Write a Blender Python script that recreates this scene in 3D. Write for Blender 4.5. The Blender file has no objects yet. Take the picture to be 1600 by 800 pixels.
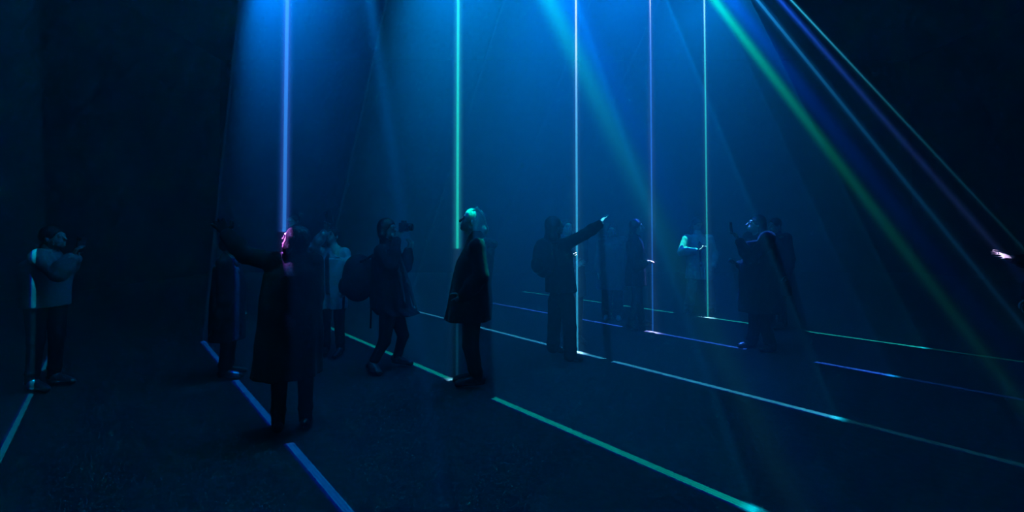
import bpy, bmesh, math, random
import numpy as np
from mathutils import Vector, Matrix

random.seed(7)
scene = bpy.context.scene
COL = scene.collection

# ------------------------------------------------------------------ camera
F, CAM_H, PITCH, HORIZON = 710.0, 1.45, math.radians(1.5), 365.0
SHIFT = HORIZON - (400 + F * math.tan(PITCH))          # picture shift in pixels of the 1600 x 800 frame
cam_data = bpy.data.cameras.new('camera')
cam_data.sensor_width = 36.0
cam_data.lens = 36.0 * F / 1600.0
cam_data.shift_y = SHIFT / 1600.0
cam_data.clip_start, cam_data.clip_end = 0.05, 100.0
cam = bpy.data.objects.new('camera', cam_data)
COL.objects.link(cam)
cam.location = (0, 0, CAM_H)
cam.rotation_euler = (math.pi / 2 + PITCH, 0, 0)
scene.camera = cam

# ------------------------------------------------------------------ world, exposure
world = bpy.data.worlds.new('world')
scene.world = world
world.use_nodes = True
world.node_tree.nodes['Background'].inputs[0].default_value = (0.0, 0.0, 0.0, 1)
vs = scene.view_settings
vs.view_transform = 'Standard'
vs.look = 'None'
vs.exposure = 0.0
vs.gamma = 1.0
vs.use_curve_mapping = False
scene.cycles.use_denoising = True
scene.cycles.max_bounces = 2
scene.cycles.diffuse_bounces = 0
scene.cycles.glossy_bounces = 1
scene.cycles.transparent_max_bounces = 24
scene.cycles.volume_bounces = 0
scene.cycles.use_adaptive_sampling = True
scene.cycles.adaptive_threshold = 0.08
scene.cycles.adaptive_min_samples = 12
scene.cycles.sample_clamp_indirect = 2.0


# ------------------------------------------------------------------ geometry of the room: pixel <-> place
def ray(x, y):
    cx, cy = (x - 800) / F, -(y - SHIFT - 400) / F
    return np.array([cx, math.cos(PITCH) - cy * math.sin(PITCH), math.sin(PITCH) + cy * math.cos(PITCH)])


def on_floor(x, y):
    r = ray(x, y)
    t = -CAM_H / r[2]
    return np.array([0, 0, CAM_H]) + t * r


def at_depth(x, y, depth):
    r = ray(x, y)
    return np.array([0, 0, CAM_H]) + r * (depth / r[1])


U = np.array([0.6615, -0.74995, 0.0])                  # direction in which every laser line crosses the floor
U /= np.linalg.norm(U)
NRM = np.array([-U[1], U[0], 0.0])
H_LASER = 7.25                                         # height of the projectors
FAN = [(-0.56, 0.375, 0.57), (-0.513, 0.315, 0.527), (-0.56, 0.377, 0.573), (-0.59, 0.367, 0.571), (-0.60, 0.377, 0.588), (-0.64, 0.384, 0.612)]   # tangents of each fan: far edge, step, near edge


# ------------------------------------------------------------------ materials
class N:
    """small helper to wire shader nodes"""

    def __init__(self, tree):
        self.t = tree

    def add(self, kind, **kw):
        n = self.t.nodes.new(kind)
        for k, v in kw.items():
            setattr(n, k, v)
        return n

    def link(self, a, b):
        self.t.links.new(a, b)

    def math(self, op, a, b=None, c=None, clamp=False):
        n = self.add('ShaderNodeMath', operation=op, use_clamp=clamp)
        for i, v in enumerate((a, b, c)):
            if v is None:
                continue
            if isinstance(v, (int, float)):
                n.inputs[i].default_value = v
            else:
                self.link(v, n.inputs[i])
        return n.outputs[0]

    def ramp(self, v, a, b, lo=0.0, hi=1.0):
        n = self.add('ShaderNodeMapRange', interpolation_type='SMOOTHSTEP')
        self.link(v, n.inputs[0])
        for i, x in zip((1, 2, 3, 4), (a, b, lo, hi)):
            n.inputs[i].default_value = x
        return n.outputs[0]


MATS = {}


def surface(name, col, rough=0.85, var=0.35, scale=30.0, bump=0.15, spec=0.3, sheen=0.0, stretch=(1, 1, 1)):
    """matte procedural surface: two tones of one colour mixed by noise, fine relief"""
    if name in MATS:
        return MATS[name]
    m = bpy.data.materials.new(name)
    m.use_nodes = True
    t = m.node_tree
    n = N(t)
    b = t.nodes['Principled BSDF']
    tc = n.add('ShaderNodeTexCoord')
    mp = n.add('ShaderNodeMapping')
    mp.inputs['Scale'].default_value = stretch
    n.link(tc.outputs['Object'], mp.inputs[0])
    nz = n.add('ShaderNodeTexNoise')
    nz.inputs['Scale'].default_value = scale
    nz.inputs['Detail'].default_value = 4
    n.link(mp.outputs[0], nz.inputs['Vector'])
    mx = n.add('ShaderNodeMix', data_type='RGBA')
    n.link(nz.outputs[0], mx.inputs[0])
    mx.inputs[6].default_value = (*[c * (1 - var) for c in col], 1)
    mx.inputs[7].default_value = (*[min(1, c * (1 + var)) for c in col], 1)
    n.link(mx.outputs[2], b.inputs['Base Color'])
    b.inputs['Roughness'].default_value = rough
    b.inputs['Specular IOR Level'].default_value = spec
    b.inputs['Sheen Weight'].default_value = sheen
    if bump:
        bp = n.add('ShaderNodeBump')
        bp.inputs['Strength'].default_value = bump
        bp.inputs['Distance'].default_value = 0.01
        n.link(nz.outputs[0], bp.inputs['Height'])
        n.link(bp.outputs[0], b.inputs['Normal'])
    MATS[name] = m
    return m


# ------------------------------------------------------------------ laser light
def laser_light(name, apex, fan, rgb, w, spot, power, wash, edge=0.25, tint=(0.27, 0.75), line=(1.0, 0.13), blue_shift=0.0011):
    """the projector itself: a point source whose light leaves in a thin upright fan (a line on whatever it meets), with an added blue fill"""
    S_LEFT, S_MID, S_EDGE = fan
    ld = bpy.data.lights.new(name, 'POINT')
    ld.energy = power
    ld.shadow_soft_size = 0.0
    ld.use_nodes = True
    t = ld.node_tree
    n = N(t)
    em = t.nodes['Emission']
    tc = n.add('ShaderNodeTexCoord')
    sx = n.add('ShaderNodeSeparateXYZ')
    n.link(tc.outputs['Normal'], sx.inputs[0])
    z = n.math('MAXIMUM', n.math('ABSOLUTE', sx.outputs[2]), 0.05)
    s = n.math('DIVIDE', sx.outputs[0], z)
    tt = n.math('DIVIDE', sx.outputs[1], z)
    down = n.math('GREATER_THAN', n.math('MULTIPLY', sx.outputs[2], -1.0), 0.05)
    # brightness along the fan
    main = n.math('MULTIPLY', n.ramp(s, S_LEFT - 0.003, S_LEFT), n.ramp(s, S_MID, S_MID + 0.003, 1.0, 0.0))
    dim = n.math('MULTIPLY', n.ramp(s, S_MID, S_MID + 0.003), n.ramp(s, S_EDGE, S_EDGE + 0.003, 1.0, 0.0))
    a = n.math('ADD', n.math('MULTIPLY', main, line[0]), n.math('MULTIPLY', dim, line[1]))
    a = n.math('ADD', a, n.math('MULTIPLY', n.math('MULTIPLY', n.ramp(s, S_MID - 0.07, S_MID), main), 0.7))
    dot = n.math('EXPONENT', n.math('MULTIPLY', n.math('POWER', n.math('ABSOLUTE', n.math('DIVIDE', s, 0.012)), 2.0), -1.0))
    e1 = n.math('EXPONENT', n.math('MULTIPLY', n.math('POWER', n.math('ABSOLUTE', n.math('DIVIDE', n.math('SUBTRACT', s, S_MID), 0.006)), 2.0), -1.0))
    e2 = n.math('EXPONENT', n.math('MULTIPLY', n.math('POWER', n.math('ABSOLUTE', n.math('DIVIDE', n.math('SUBTRACT', s, S_EDGE), 0.006)), 2.0), -1.0))
    e3 = n.math('EXPONENT', n.math('MULTIPLY', n.math('POWER', n.math('ABSOLUTE', n.math('DIVIDE', n.math('SUBTRACT', s, S_LEFT), 0.006)), 2.0), -1.0))
    spots = n.math('ADD', n.math('MULTIPLY', dot, spot),
                   n.math('ADD', n.math('MULTIPLY', e1, spot * 0.22),
                          n.math('ADD', n.math('MULTIPLY', e2, spot * edge), n.math('MULTIPLY', e3, spot * 0.12))))
    # brightness across the fan
    at_ = n.math('ABSOLUTE', tt)
    stripes = n.math('MULTIPLY_ADD', n.math('COSINE', n.math('MULTIPLY', tt, 2 * math.pi / (w * 0.8))), 0.3, 0.7)
    core = n.math('MULTIPLY', n.ramp(at_, w * 0.85, w, 1.0, 0.0), stripes)
    ab = n.math('ABSOLUTE', n.math('ADD', tt, blue_shift))
    wide = n.ramp(ab, w * 0.7, w * 1.7, 1.0, 0.0)
    blob = n.ramp(at_, w * 0.5, w * 1.9, 1.0, 0.0)
    g = n.math('MULTIPLY_ADD', n.math('MULTIPLY', core, a), rgb[1], n.math('MULTIPLY', n.math('MULTIPLY', blob, spots), tint[1]))
    bl = n.math('MULTIPLY_ADD', n.math('MULTIPLY', n.math('ADD', n.math('MULTIPLY', core, 0.6), n.math('MULTIPLY', wide, 0.4)), a), rgb[2],
                n.math('MULTIPLY', blob, spots))
    warm = n.math('MULTIPLY', n.math('ADD', dot, n.math('MULTIPLY', e2, edge * edge * 2)), spot * tint[0])
    r = n.math('MULTIPLY_ADD', n.math('MULTIPLY', core, a), rgb[0], n.math('MULTIPLY', blob, warm))
    # added fill light: a weak blue cone that brightens floor, people and haze
    rad = n.math('SQRT', n.math('ADD', n.math('MULTIPLY', s, s), n.math('MULTIPLY', tt, tt)))
    blue_fill = n.ramp(rad, 0.25, 1.15, wash, 0.0)
    g = n.math('MULTIPLY_ADD', blue_fill, 0.21, g)
    bl = n.math('ADD', blue_fill, bl)
    cb = n.add('ShaderNodeCombineColor')
    n.link(r, cb.inputs[0]); n.link(g, cb.inputs[1]); n.link(bl, cb.inputs[2])
    n.link(cb.outputs[0], em.inputs[0])
    n.link(down, em.inputs[1])
    o = bpy.data.objects.new(name, ld)
    COL.objects.link(o)
    o.matrix_world = Matrix(((U[0], NRM[0], 0, apex[0]), (U[1], NRM[1], 0, apex[1]), (0, 0, 1, apex[2]), (0, 0, 0, 1)))
    return o


LASER_POWER = 9000.0
BASE_PIX = [(440, 677), (714, 597), (902, 550), (1020, 519), (1106, 496)]
BASES = [on_floor(*p) for p in BASE_PIX]
b0 = on_floor(18, 678)
foot0 = BASES[0] - np.array([1.24, 1.14, 0])
foot0 = foot0 + NRM * np.dot(b0 - foot0, NRM)          # the projector whose line lies beside the person at the far end
BASES = [foot0] + BASES
LINE_RGB = [(0, .30, .48), (0, .20, .80), (0, .95, .66), (.09, 1.1, 1.5), (.06, .40, 2.0), (.03, 1.6, 1.1)]
for i, b in enumerate(BASES):
    apex = (b[0], b[1], H_LASER)
    laser_light('laser_projector_light', apex, FAN[i], LINE_RGB[i], (.0024, .0033, .0042, .0044, .0044, .0046)[i], 12.0 if i else 1.0, LASER_POWER, [2.5, 26, 56, 66, 60, 50][i] / LASER_POWER, 0.6 if i == 4 else 0.25, {1: (0.5, 0.16), 4: (0.36, 0.45)}.get(i, (0.27, 0.7)))


# ------------------------------------------------------------------ mesh helpers
def link_mesh(name, verts, faces, mat, parent=None, smooth=True):
    me = bpy.data.meshes.new(name)
    me.from_pydata([tuple(v) for v in verts], [], [tuple(f) for f in faces])
    if len(faces) < 400:
        bm = bmesh.new()
        bm.from_mesh(me)
        bmesh.ops.recalc_face_normals(bm, faces=bm.faces)
        bm.to_mesh(me)
        bm.free()
    if smooth:
        me.polygons.foreach_set('use_smooth', [True] * len(me.polygons))
    me.materials.append(mat)
    o = bpy.data.objects.new(name, me)
    COL.objects.link(o)
    if parent is not None:
        o.parent = parent
    return o


def empty(name, loc):
    o = bpy.data.objects.new(name, None)
    COL.objects.link(o)
    o.location = loc
    return o


def tag(o, label=None, cat=None, group=None, kind=None):
    for k, v in (('label', label), ('category', cat), ('group', group), ('kind', kind)):
        if v:
            o[k] = v
    return o


def box(c, s):
    x, y, z = s[0] / 2, s[1] / 2, s[2] / 2
    v = [(c[0] + a * x, c[1] + b * y, c[2] + d * z) for a in (-1, 1) for b in (-1, 1) for d in (-1, 1)]
    f = [(0, 1, 3, 2), (4, 6, 7, 5), (0, 4, 5, 1), (2, 3, 7, 6), (0, 2, 6, 4), (1, 5, 7, 3)]
    return v, f


def tube(a, b, ra, rb, n=12):
    a, b = np.array(a, float), np.array(b, float)
    d = (b - a) / np.linalg.norm(b - a)
    p = np.cross(d, [0, 1, 0] if abs(d[1]) < 0.9 else [1, 0, 0])
    p /= np.linalg.norm(p)
    q = np.cross(d, p)
    v, f = [], []
    for c, r in ((a, ra), (b, rb)):
        for k in range(n):
            t = 2 * math.pi * k / n
            v.append(c + r * (p * math.cos(t) + q * math.sin(t)))
    for k in range(n):
        f.append((k, (k + 1) % n, n + (k + 1) % n, n + k))
    f.append(tuple(range(n - 1, -1, -1)))
    f.append(tuple(range(n, 2 * n)))
    return v, f


# ------------------------------------------------------------------ room shell
floor_mat = surface('dark_carpet', (0.058, 0.058, 0.062), rough=0.8, var=0.35, scale=18.0, bump=0.35, spec=0.25)
wall_mat = surface('black_wall_paint', (0.010, 0.010, 0.011), rough=0.9, var=0.2, scale=3.0, bump=0.05, spec=0.1)
X0, X1, Y0, Y1, ZC = -11.0, 15.0, -4.0, 17.0, 8.0
for nm, c, s, m in (
        ('floor', ((X0 + X1) / 2, (Y0 + Y1) / 2, -0.1), (X1 - X0 + .4, Y1 - Y0 + .4, 0.2), floor_mat),
        ('ceiling', ((X0 + X1) / 2, (Y0 + Y1) / 2, ZC + 0.1), (X1 - X0 + .4, Y1 - Y0 + .4, 0.2), wall_mat),
        ('wall_back', ((X0 + X1) / 2, Y1 + 0.1, ZC / 2), (X1 - X0, 0.2, ZC), wall_mat),
        ('wall_front', ((X0 + X1) / 2, Y0 - 0.1, ZC / 2), (X1 - X0, 0.2, ZC), wall_mat),
        ('wall_left', (X0 - 0.1, (Y0 + Y1) / 2, ZC / 2), (0.2, Y1 - Y0, ZC), wall_mat),
        ('wall_right', (X1 + 0.1, (Y0 + Y1) / 2, ZC / 2), (0.2, Y1 - Y0, ZC), wall_mat)):
    v, f = box(c, s)
    tag(link_mesh(nm, v, f, m, smooth=False), kind='structure')


# ------------------------------------------------------------------ soft bodies: distance fields turned into one closed skin
def unit(v):
    v = np.asarray(v, float)
    return v / max(np.linalg.norm(v), 1e-9)


class Field:
    """blend of rounded cones, ellipsoids and cloth tubes; skin() meshes its zero level (surface nets)"""

    def __init__(self, res):
        self.res = res
        self.ops = []

    def cone(self, a, b, ra, rb, k=0.02):
        a, b = np.asarray(a, float), np.asarray(b, float)
        m = max(ra, rb)
        self.ops.append(('cone', np.minimum(a, b) - m, np.maximum(a, b) + m, k, (a, b, ra, rb)))
        return self

    def chain(self, pts, rads, k=0.02):
        for p, q, a, b in zip(pts[:-1], pts[1:], rads[:-1], rads[1:]):
            self.cone(p, q, a, b, k)
        return self

    def blob(self, c, semi, axes=None, k=0.02, cut=False, rough=0.0):
        c = np.asarray(c, float)
        m = max(semi) * 1.05 + rough
        axes = np.eye(3) if axes is None else np.asarray(axes, float)
        self.ops.append(('cut' if cut else 'blob', c - m, c + m, k, (c, np.asarray(semi, float), axes, rough)))
        return self

    def drape(self, sections, right, fwd, k=0.03, folds=(7, 0.03, 0.0)):
        """cloth hanging round the body: (centre, half width, half depth) from top to hem, pleated towards the hem"""
        sections = sorted(sections, key=lambda s: s[0][2])
        c = np.array([s[0] for s in sections], float)
        rx = np.array([s[1] for s in sections])
        ry = np.array([s[2] for s in sections])
        m = max(rx.max(), ry.max()) * 1.15
        lo = np.array([c[:, 0].min() - m, c[:, 1].min() - m, c[0, 2]])
        hi = np.array([c[:, 0].max() + m, c[:, 1].max() + m, c[-1, 2]])
        self.ops.append(('drape', lo, hi, k, (c, rx, ry, np.asarray(right, float), np.asarray(fwd, float), folds)))
        return self

    def skin(self):
        h = self.res
        lo = np.min([o[1] for o in self.ops if o[0] != 'cut'], axis=0) - 3 * h
        hi = np.max([o[2] for o in self.ops if o[0] != 'cut'], axis=0) + 3 * h
        n = np.ceil((hi - lo) / h).astype(int) + 1
        fld = np.full(tuple(n), 0.2, np.float32)
        for kind, a, b, k, arg in self.ops:
            i0 = np.maximum(np.floor((a - k - 3 * h - lo) / h).astype(int), 0)
            i1 = np.minimum(np.ceil((b + k + 3 * h - lo) / h).astype(int) + 1, n)
            if np.any(i1 <= i0):
                continue
            sl = tuple(slice(p, q) for p, q in zip(i0, i1))
            X = (lo[0] + h * np.arange(i0[0], i1[0], dtype=np.float32))[:, None, None]
            Y = (lo[1] + h * np.arange(i0[1], i1[1], dtype=np.float32))[None, :, None]
            Z = (lo[2] + h * np.arange(i0[2], i1[2], dtype=np.float32))[None, None, :]
            if kind == 'cone':
                p, q, ra, rb = arg
                d = q - p
                L2 = max(float(d @ d), 1e-9)
                t = np.clip(((X - p[0]) * d[0] + (Y - p[1]) * d[1] + (Z - p[2]) * d[2]) / L2, 0, 1)
                v = np.sqrt((X - p[0] - t * d[0]) ** 2 + (Y - p[1] - t * d[1]) ** 2 + (Z - p[2] - t * d[2]) ** 2) - (ra + (rb - ra) * t)
            elif kind in ('blob', 'cut'):
                c, semi, ax, rough = arg
                e = [((X - c[0]) * ax[j][0] + (Y - c[1]) * ax[j][1] + (Z - c[2]) * ax[j][2]) / semi[j] for j in range(3)]
                q = np.sqrt(e[0] ** 2 + e[1] ** 2 + e[2] ** 2)
                g = np.sqrt((e[0] / semi[0]) ** 2 + (e[1] / semi[1]) ** 2 + (e[2] / semi[2]) ** 2)
                v = q * (q - 1) / np.maximum(g, 1e-4)
                if rough:
                    v = v + rough * (np.sin(X * 210 + Z * 60) * np.sin(Y * 190 - X * 70) * np.sin(Z * 230 + Y * 50))
            else:
                c, rx, ry, r, f, (nf, amp, ph) = arg
                zz = Z[0, 0]
                cx, cy = np.interp(zz, c[:, 2], c[:, 0]), np.interp(zz, c[:, 2], c[:, 1])
                ax, ay = np.interp(zz, c[:, 2], rx), np.interp(zz, c[:, 2], ry)
                w = np.clip((c[-1, 2] - zz) / max(c[-1, 2] - c[0, 2], 1e-3), 0, 1) ** 1.3
                dx, dy = X - cx, Y - cy
                e0 = (dx * r[0] + dy * r[1]) / ax
                e1 = (dx * f[0] + dy * f[1]) / ay
                th = np.arctan2(e1, e0)
                pl = 1 + amp * w * (np.sin(nf * th + ph) + 0.6 * np.sin((nf + 4) * th + ph * 2 + 3 * zz)) + 0.012 * np.sin(9 * zz * 2.2 + 2 * th + ph)
                v = (np.sqrt(e0 ** 2 + e1 ** 2) / pl - 1) * np.minimum(ax, ay)
                v = np.maximum(v, np.maximum(c[0, 2] - Z, Z - c[-1, 2]))
            cur = fld[sl]
            if kind == 'cut':
                v = -v
                hh = np.maximum(k - np.abs(cur - v), 0) / max(k, 1e-6)
                fld[sl] = np.maximum(cur, v) + hh * hh * k * 0.25
            else:
                hh = np.maximum(k - np.abs(cur - v), 0) / max(k, 1e-6)
                fld[sl] = np.minimum(cur, v) - hh * hh * k * 0.25
        return nets(fld, lo, h)


def nets(f, lo, h):
    ins = f < 0
    nx, ny, nz = f.shape
    s = [(a, b, c) for a in (0, 1) for b in (0, 1) for c in (0, 1)]
    cnt = sum(ins[a:nx - 1 + a, b:ny - 1 + b, c:nz - 1 + c].astype(np.int8) for a, b, c in s)
    act = (cnt > 0) & (cnt < 8)
    ci = np.argwhere(act)
    idx = np.full(act.shape, -1, np.int64)
    idx[act] = np.arange(len(ci))
    cv = np.stack([f[ci[:, 0] + a, ci[:, 1] + b, ci[:, 2] + c] for a, b, c in s], 1).astype(float)
    acc = np.zeros((len(ci), 3))
    num = np.zeros(len(ci))
    cor = np.array(s, float)
    for i in range(8):
        for j in range(i + 1, 8):
            if np.abs(cor[i] - cor[j]).sum() != 1:
                continue
            m = (cv[:, i] < 0) != (cv[:, j] < 0)
            t = cv[m, i] / (cv[m, i] - cv[m, j])
            acc[m] += cor[i] + t[:, None] * (cor[j] - cor[i])
            num[m] += 1
    verts = lo + h * (ci + acc / num[:, None])
    quads = []
    for ax in range(3):
        a = [slice(None)] * 3
        b = [slice(None)] * 3
        a[ax], b[ax] = slice(0, -1), slice(1, None)
        e = ins[tuple(a)] != ins[tuple(b)]
        p = np.argwhere(e)
        o1, o2 = [(1, 2), (2, 0), (0, 1)][ax]
        ok = (p[:, o1] > 0) & (p[:, o2] > 0) & (p[:, o1] < f.shape[o1] - 1) & (p[:, o2] < f.shape[o2] - 1)
        p = p[ok]
        flip = ins[tuple(a)][tuple(p.T)]
        q = []
        for d1, d2 in ((-1, -1), (0, -1), (0, 0), (-1, 0)):
            c = p.copy()
            c[:, o1] += d1
            c[:, o2] += d2
            q.append(idx[tuple(c.T)])
        q = np.stack(q, 1)
        q[~flip] = q[~flip][:, ::-1]
        quads.append(q)
    return verts, np.concatenate(quads)


def skin_object(name, field, mat, parent=None, base=None, smooth_iter=0):
    v, q = field.skin()
    if base is not None:
        v = v - base
    me = bpy.data.meshes.new(name)
    me.vertices.add(len(v))
    me.vertices.foreach_set('co', v.astype(np.float32).ravel())
    me.loops.add(q.size)
    me.loops.foreach_set('vertex_index', q.astype(np.int32).ravel())
    me.polygons.add(len(q))
    me.polygons.foreach_set('loop_start', np.arange(0, q.size, 4, dtype=np.int32))
    me.update(calc_edges=True)
    me.polygons.foreach_set('use_smooth', np.ones(len(q), bool))
    me.materials.append(mat)
    me.validate()
    o = bpy.data.objects.new(name, me)
    COL.objects.link(o)
    if parent is not None:
        o.parent = parent
    return o


# ------------------------------------------------------------------ people
SKIN = surface('skin', (0.42, 0.30, 0.25), rough=0.5, var=0.12, scale=40, bump=0.04, spec=0.4)


def hand(fd, w, d, n, s, thumb, spread=0.25, curl=0.35):
    """palm with five unequal, bent fingers; d along the hand, n out of the back of it, thumb = +1/-1 side"""
    d, n = unit(d), unit(n)
    n = unit(n - d * (n @ d))
    side = np.cross(d, n) * thumb
    L = 0.082 * s
    for o in (-0.022, 0.0, 0.022):
        fd.cone(w + side * o * s * 0.7, w + d * L + side * o * s * 1.15, 0.016 * s, 0.0125 * s, 0.012)
    for o, ln, sp in ((0.033, 0.068, 0.30), (0.011, 0.078, 0.08), (-0.011, 0.072, -0.12), (-0.032, 0.056, -0.38)):
        p = w + d * L + side * o * s
        dd = unit(d + side * sp * spread * 2)
        c = 0.0
        r = 0.0095 * s
        for frac in (0.45, 0.32, 0.23):
            c += curl
            q = p + (dd * math.cos(c) - n * math.sin(c)) * ln * frac * s
            fd.cone(p, q, r, r * 0.9, 0.004)
            p, r = q, r * 0.9
    p = w + d * 0.022 * s + side * 0.026 * s
    for e, ln in (((0.55, 0.80, -0.15), 0.045), ((0.85, 0.50, -0.25), 0.032), ((0.95, 0.30, -0.35), 0.026)):
        q = p + unit(d * e[0] + side * e[1] + n * e[2]) * ln * s
        fd.cone(p, q, 0.0125 * s, 0.0105 * s, 0.006)
        p = q


JOINTS = {  # x to the person's own right hand, y forward, z up, as fractions of the height
    'pelvis': (0, 0, .53), 'waist': (0, .005, .61), 'chest': (0, .0, .73), 'neck': (0, -.005, .835), 'head': (0, .012, .925),
    'sho_r': (.102, -.005, .815), 'elb_r': (.135, -.015, .63), 'wri_r': (.140, .035, .49), 'fin_r': (.142, .05, .40),
    'sho_l': (-.102, -.005, .815), 'elb_l': (-.135, -.015, .63), 'wri_l': (-.140, .035, .49), 'fin_l': (-.142, .05, .40),
    'hip_r': (.052, 0, .52), 'kne_r': (.055, .012, .285), 'ank_r': (.058, -.005, .048), 'toe_r': (.068, .095, .012),
    'hip_l': (-.052, 0, .52), 'kne_l': (-.055, .012, .285), 'ank_l': (-.058, -.005, .048), 'toe_l': (-.068, .095, .012)}


class Person:
    def __init__(self, feet, height, heading, pose=None, res=0.008, gaze=None):
        """feet: floor pixel between the feet; heading: degrees, 0 = away from the lens, 90 = to the picture's left, 180 = towards the lens;
        pose: joint -> (pixel x, pixel y, metres farther away than the feet)"""
        self.base = on_floor(*feet)
        self.base[2] = 0
        self.H, self.s, self.res = height, height / 1.75, res
        a = math.radians(heading)
        self.fwd = np.array([-math.sin(a), math.cos(a), 0.0])
        self.right = np.array([math.cos(a), math.sin(a), 0.0])
        self.j = {k: self.base + height * (self.right * v[0] + self.fwd * v[1] + np.array([0, 0, v[2]])) for k, v in JOINTS.items()}
        for k, v in (pose or {}).items():
            self.j[k] = at_depth(v[0], v[1], self.base[1] + (v[2] if len(v) > 2 else 0.0))
        g = self.fwd if gaze is None else gaze
        g = unit(g)
        self.gaze = g
        hr = unit(np.cross(g, [0, 0, 1]))
        self.hax = (hr, g, unit(np.cross(hr, g)))
        self.body = None

    def P(self, x, y, dy=0.0):
        return at_depth(x, y, self.base[1] + dy)

    def head_at(self, r, f, u):
        a = self.hax
        return self.j['head'] + (a[0] * r + a[1] * f + a[2] * u) * self.s

    def make_body(self, label, group, hands=None, feet_r=0.04):
        j, s, F_ = self.j, self.s, Field(self.res)
        hr, hf, hu = self.hax
        bx = (self.right, self.fwd, np.array([0, 0, 1.0]))
        # head and face
        F_.blob(self.head_at(0, -.012, .025), (.073 * s, .092 * s, .090 * s), self.hax)
        F_.blob(self.head_at(0, .022, -.045), (.056 * s, .066 * s, .075 * s), self.hax, 0.03)
        F_.blob(self.head_at(0, .066, -.092), (.026 * s, .022 * s, .020 * s), self.hax, 0.025)      # chin
        F_.cone(self.head_at(0, .088, .012), self.head_at(0, .110, -.030), .008 * s, .013 * s, .012)   # nose
        F_.cone(self.head_at(-.035, .076, .024), self.head_at(.035, .076, .024), .012 * s, .012 * s, .012)  # brow
        for e in (-1, 1):
            F_.blob(self.head_at(.031 * e, .093, .004), (.016 * s, .012 * s, .011 * s), self.hax, 0.008, cut=True)  # eye sockets
            F_.blob(self.head_at(.031 * e, .078, .003), (.012 * s, .012 * s, .011 * s), self.hax, 0.004)          # eyeballs
            F_.blob(self.head_at(.074 * e, -.010, -.008), (.010 * s, .020 * s, .033 * s), self.hax, 0.006)        # ears
        F_.cone(self.head_at(-.018, .086, -.056), self.head_at(.018, .086, -.056), .009 * s, .009 * s, .008)       # lips
        F_.cone(self.head_at(-.016, .085, -.068), self.head_at(.016, .085, -.068), .009 * s, .009 * s, .005)
        # trunk
        F_.cone(j['neck'] - [0, 0, .03 * s], self.head_at(0, -.02, -.06), .056 * s, .052 * s, .03)
        F_.blob(j['chest'], (.155 * s, .105 * s, .19 * s), bx, .05)
        F_.blob(j['waist'], (.128 * s, .095 * s, .16 * s), bx, .06)
        F_.blob(j['pelvis'], (.155 * s, .112 * s, .13 * s), bx, .06)
        F_.cone(j['sho_l'], j['sho_r'], .058 * s, .058 * s, .04)
        for e in 'lr':
            F_.cone(j['sho_' + e], j['elb_' + e], .052 * s, .040 * s, .03)
            F_.cone(j['elb_' + e], j['wri_' + e], .040 * s, .026 * s, .02)
            d = j['fin_' + e] - j['wri_' + e]
            hp = (hands or {}).get(e, {})
            nrm = hp.get('n', self.right if e == 'r' else -self.right)
            hand(F_, j['wri_' + e], d, np.asarray(nrm, float), s, -1 if e == 'r' else 1, hp.get('spread', .25), hp.get('curl', .3))
            F_.cone(j['hip_' + e], j['kne_' + e], .084 * s, .056 * s, .03)
            F_.cone(j['kne_' + e], j['ank_' + e], .056 * s, .036 * s, .02)
            F_.cone(j['ank_' + e] - [0, 0, .02 * s], j['toe_' + e] + [0, 0, .012 * s], .030 * s, .020 * s, .02)
        o = skin_object('person', F_, SKIN, base=self.base)
        o.location = self.base
        tag(o, label, 'person', group)
        self.body = o
        return o

    def part(self, name, field, mat, label=None):
        o = skin_object(name, field, mat, self.body, self.base)
        if label:
            o['label'] = label
        return o

    def coat(self, mat, hem, flare=(.22, .19), waist=(.19, .145), chest=(.205, .15), sleeve=(.075, .062, .055), folds=(7, .035, 0.0), collar=.075,
             top=None, hem_c=None, name='coat', arms='lr', label=None, res=None, open_front=False):
        """hem: pixel height of the lower edge"""
        j, s = self.j, self.s
        f = Field(res or max(self.res, .009))
        hz = self.P(*(hem_c or (0, hem, 0)))[2]
        zs = j['neck'][2] - .01 * s
        pc = j['pelvis']
        hc = np.array([pc[0], pc[1], hz]) if hem_c is None else self.P(*hem_c)
        secs = [(j['neck'] + [0, 0, -.015 * s], .09 * s, .08 * s), ((j['sho_l'] + j['sho_r']) / 2 + [0, 0, -.06 * s], chest[0] * .93 * s, chest[1] * .9 * s),
                (j['chest'], chest[0] * s, chest[1] * s)]
        if j['waist'][2] > hz + .05:
            secs.append((j['waist'], waist[0] * s, waist[1] * s))
        if pc[2] > hz + .06:
            secs.append((pc, (waist[0] * .45 + flare[0] * .55) * s, (waist[1] * .45 + flare[1] * .55) * s))
        secs.append((hc, flare[0] * s, flare[1] * s))
        f.drape(secs, self.right, self.fwd, .03, folds)
        f.cone(j['sho_l'], j['sho_r'], .070 * s, .070 * s, .04)
        for e in arms:
            w = j['wri_' + e]
            el = j['elb_' + e]
            f.cone(j['sho_' + e], el, sleeve[0] * s, sleeve[1] * s, .04)
            f.cone(el, el + (w - el) * .93, sleeve[1] * s, sleeve[2] * s, .025)
            m1 = el + (w - el) * .45                                   # a crease of the sleeve
            f.blob(m1, (.006 + sleeve[1] * s,) * 3, None, .03)
        if collar:
            f.cone(j['neck'] + [0, 0, -.02 * s], j['neck'] + [0, 0, .035 * s] - self.fwd * .01, collar * s, (collar - .006) * s, .025)
        if open_front:
            a = j['neck'] + self.fwd * chest[1] * s
            b = hc + self.fwd * flare[1] * s
            for t in np.linspace(.05, .98, 12):
                c = a + (b - a) * t
                f.blob(c, (.035 * s, .05 * s, .10 * s), (self.right, self.fwd, (0, 0, 1)), .01, cut=True)
        return self.part(name, f, mat, label)

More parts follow.
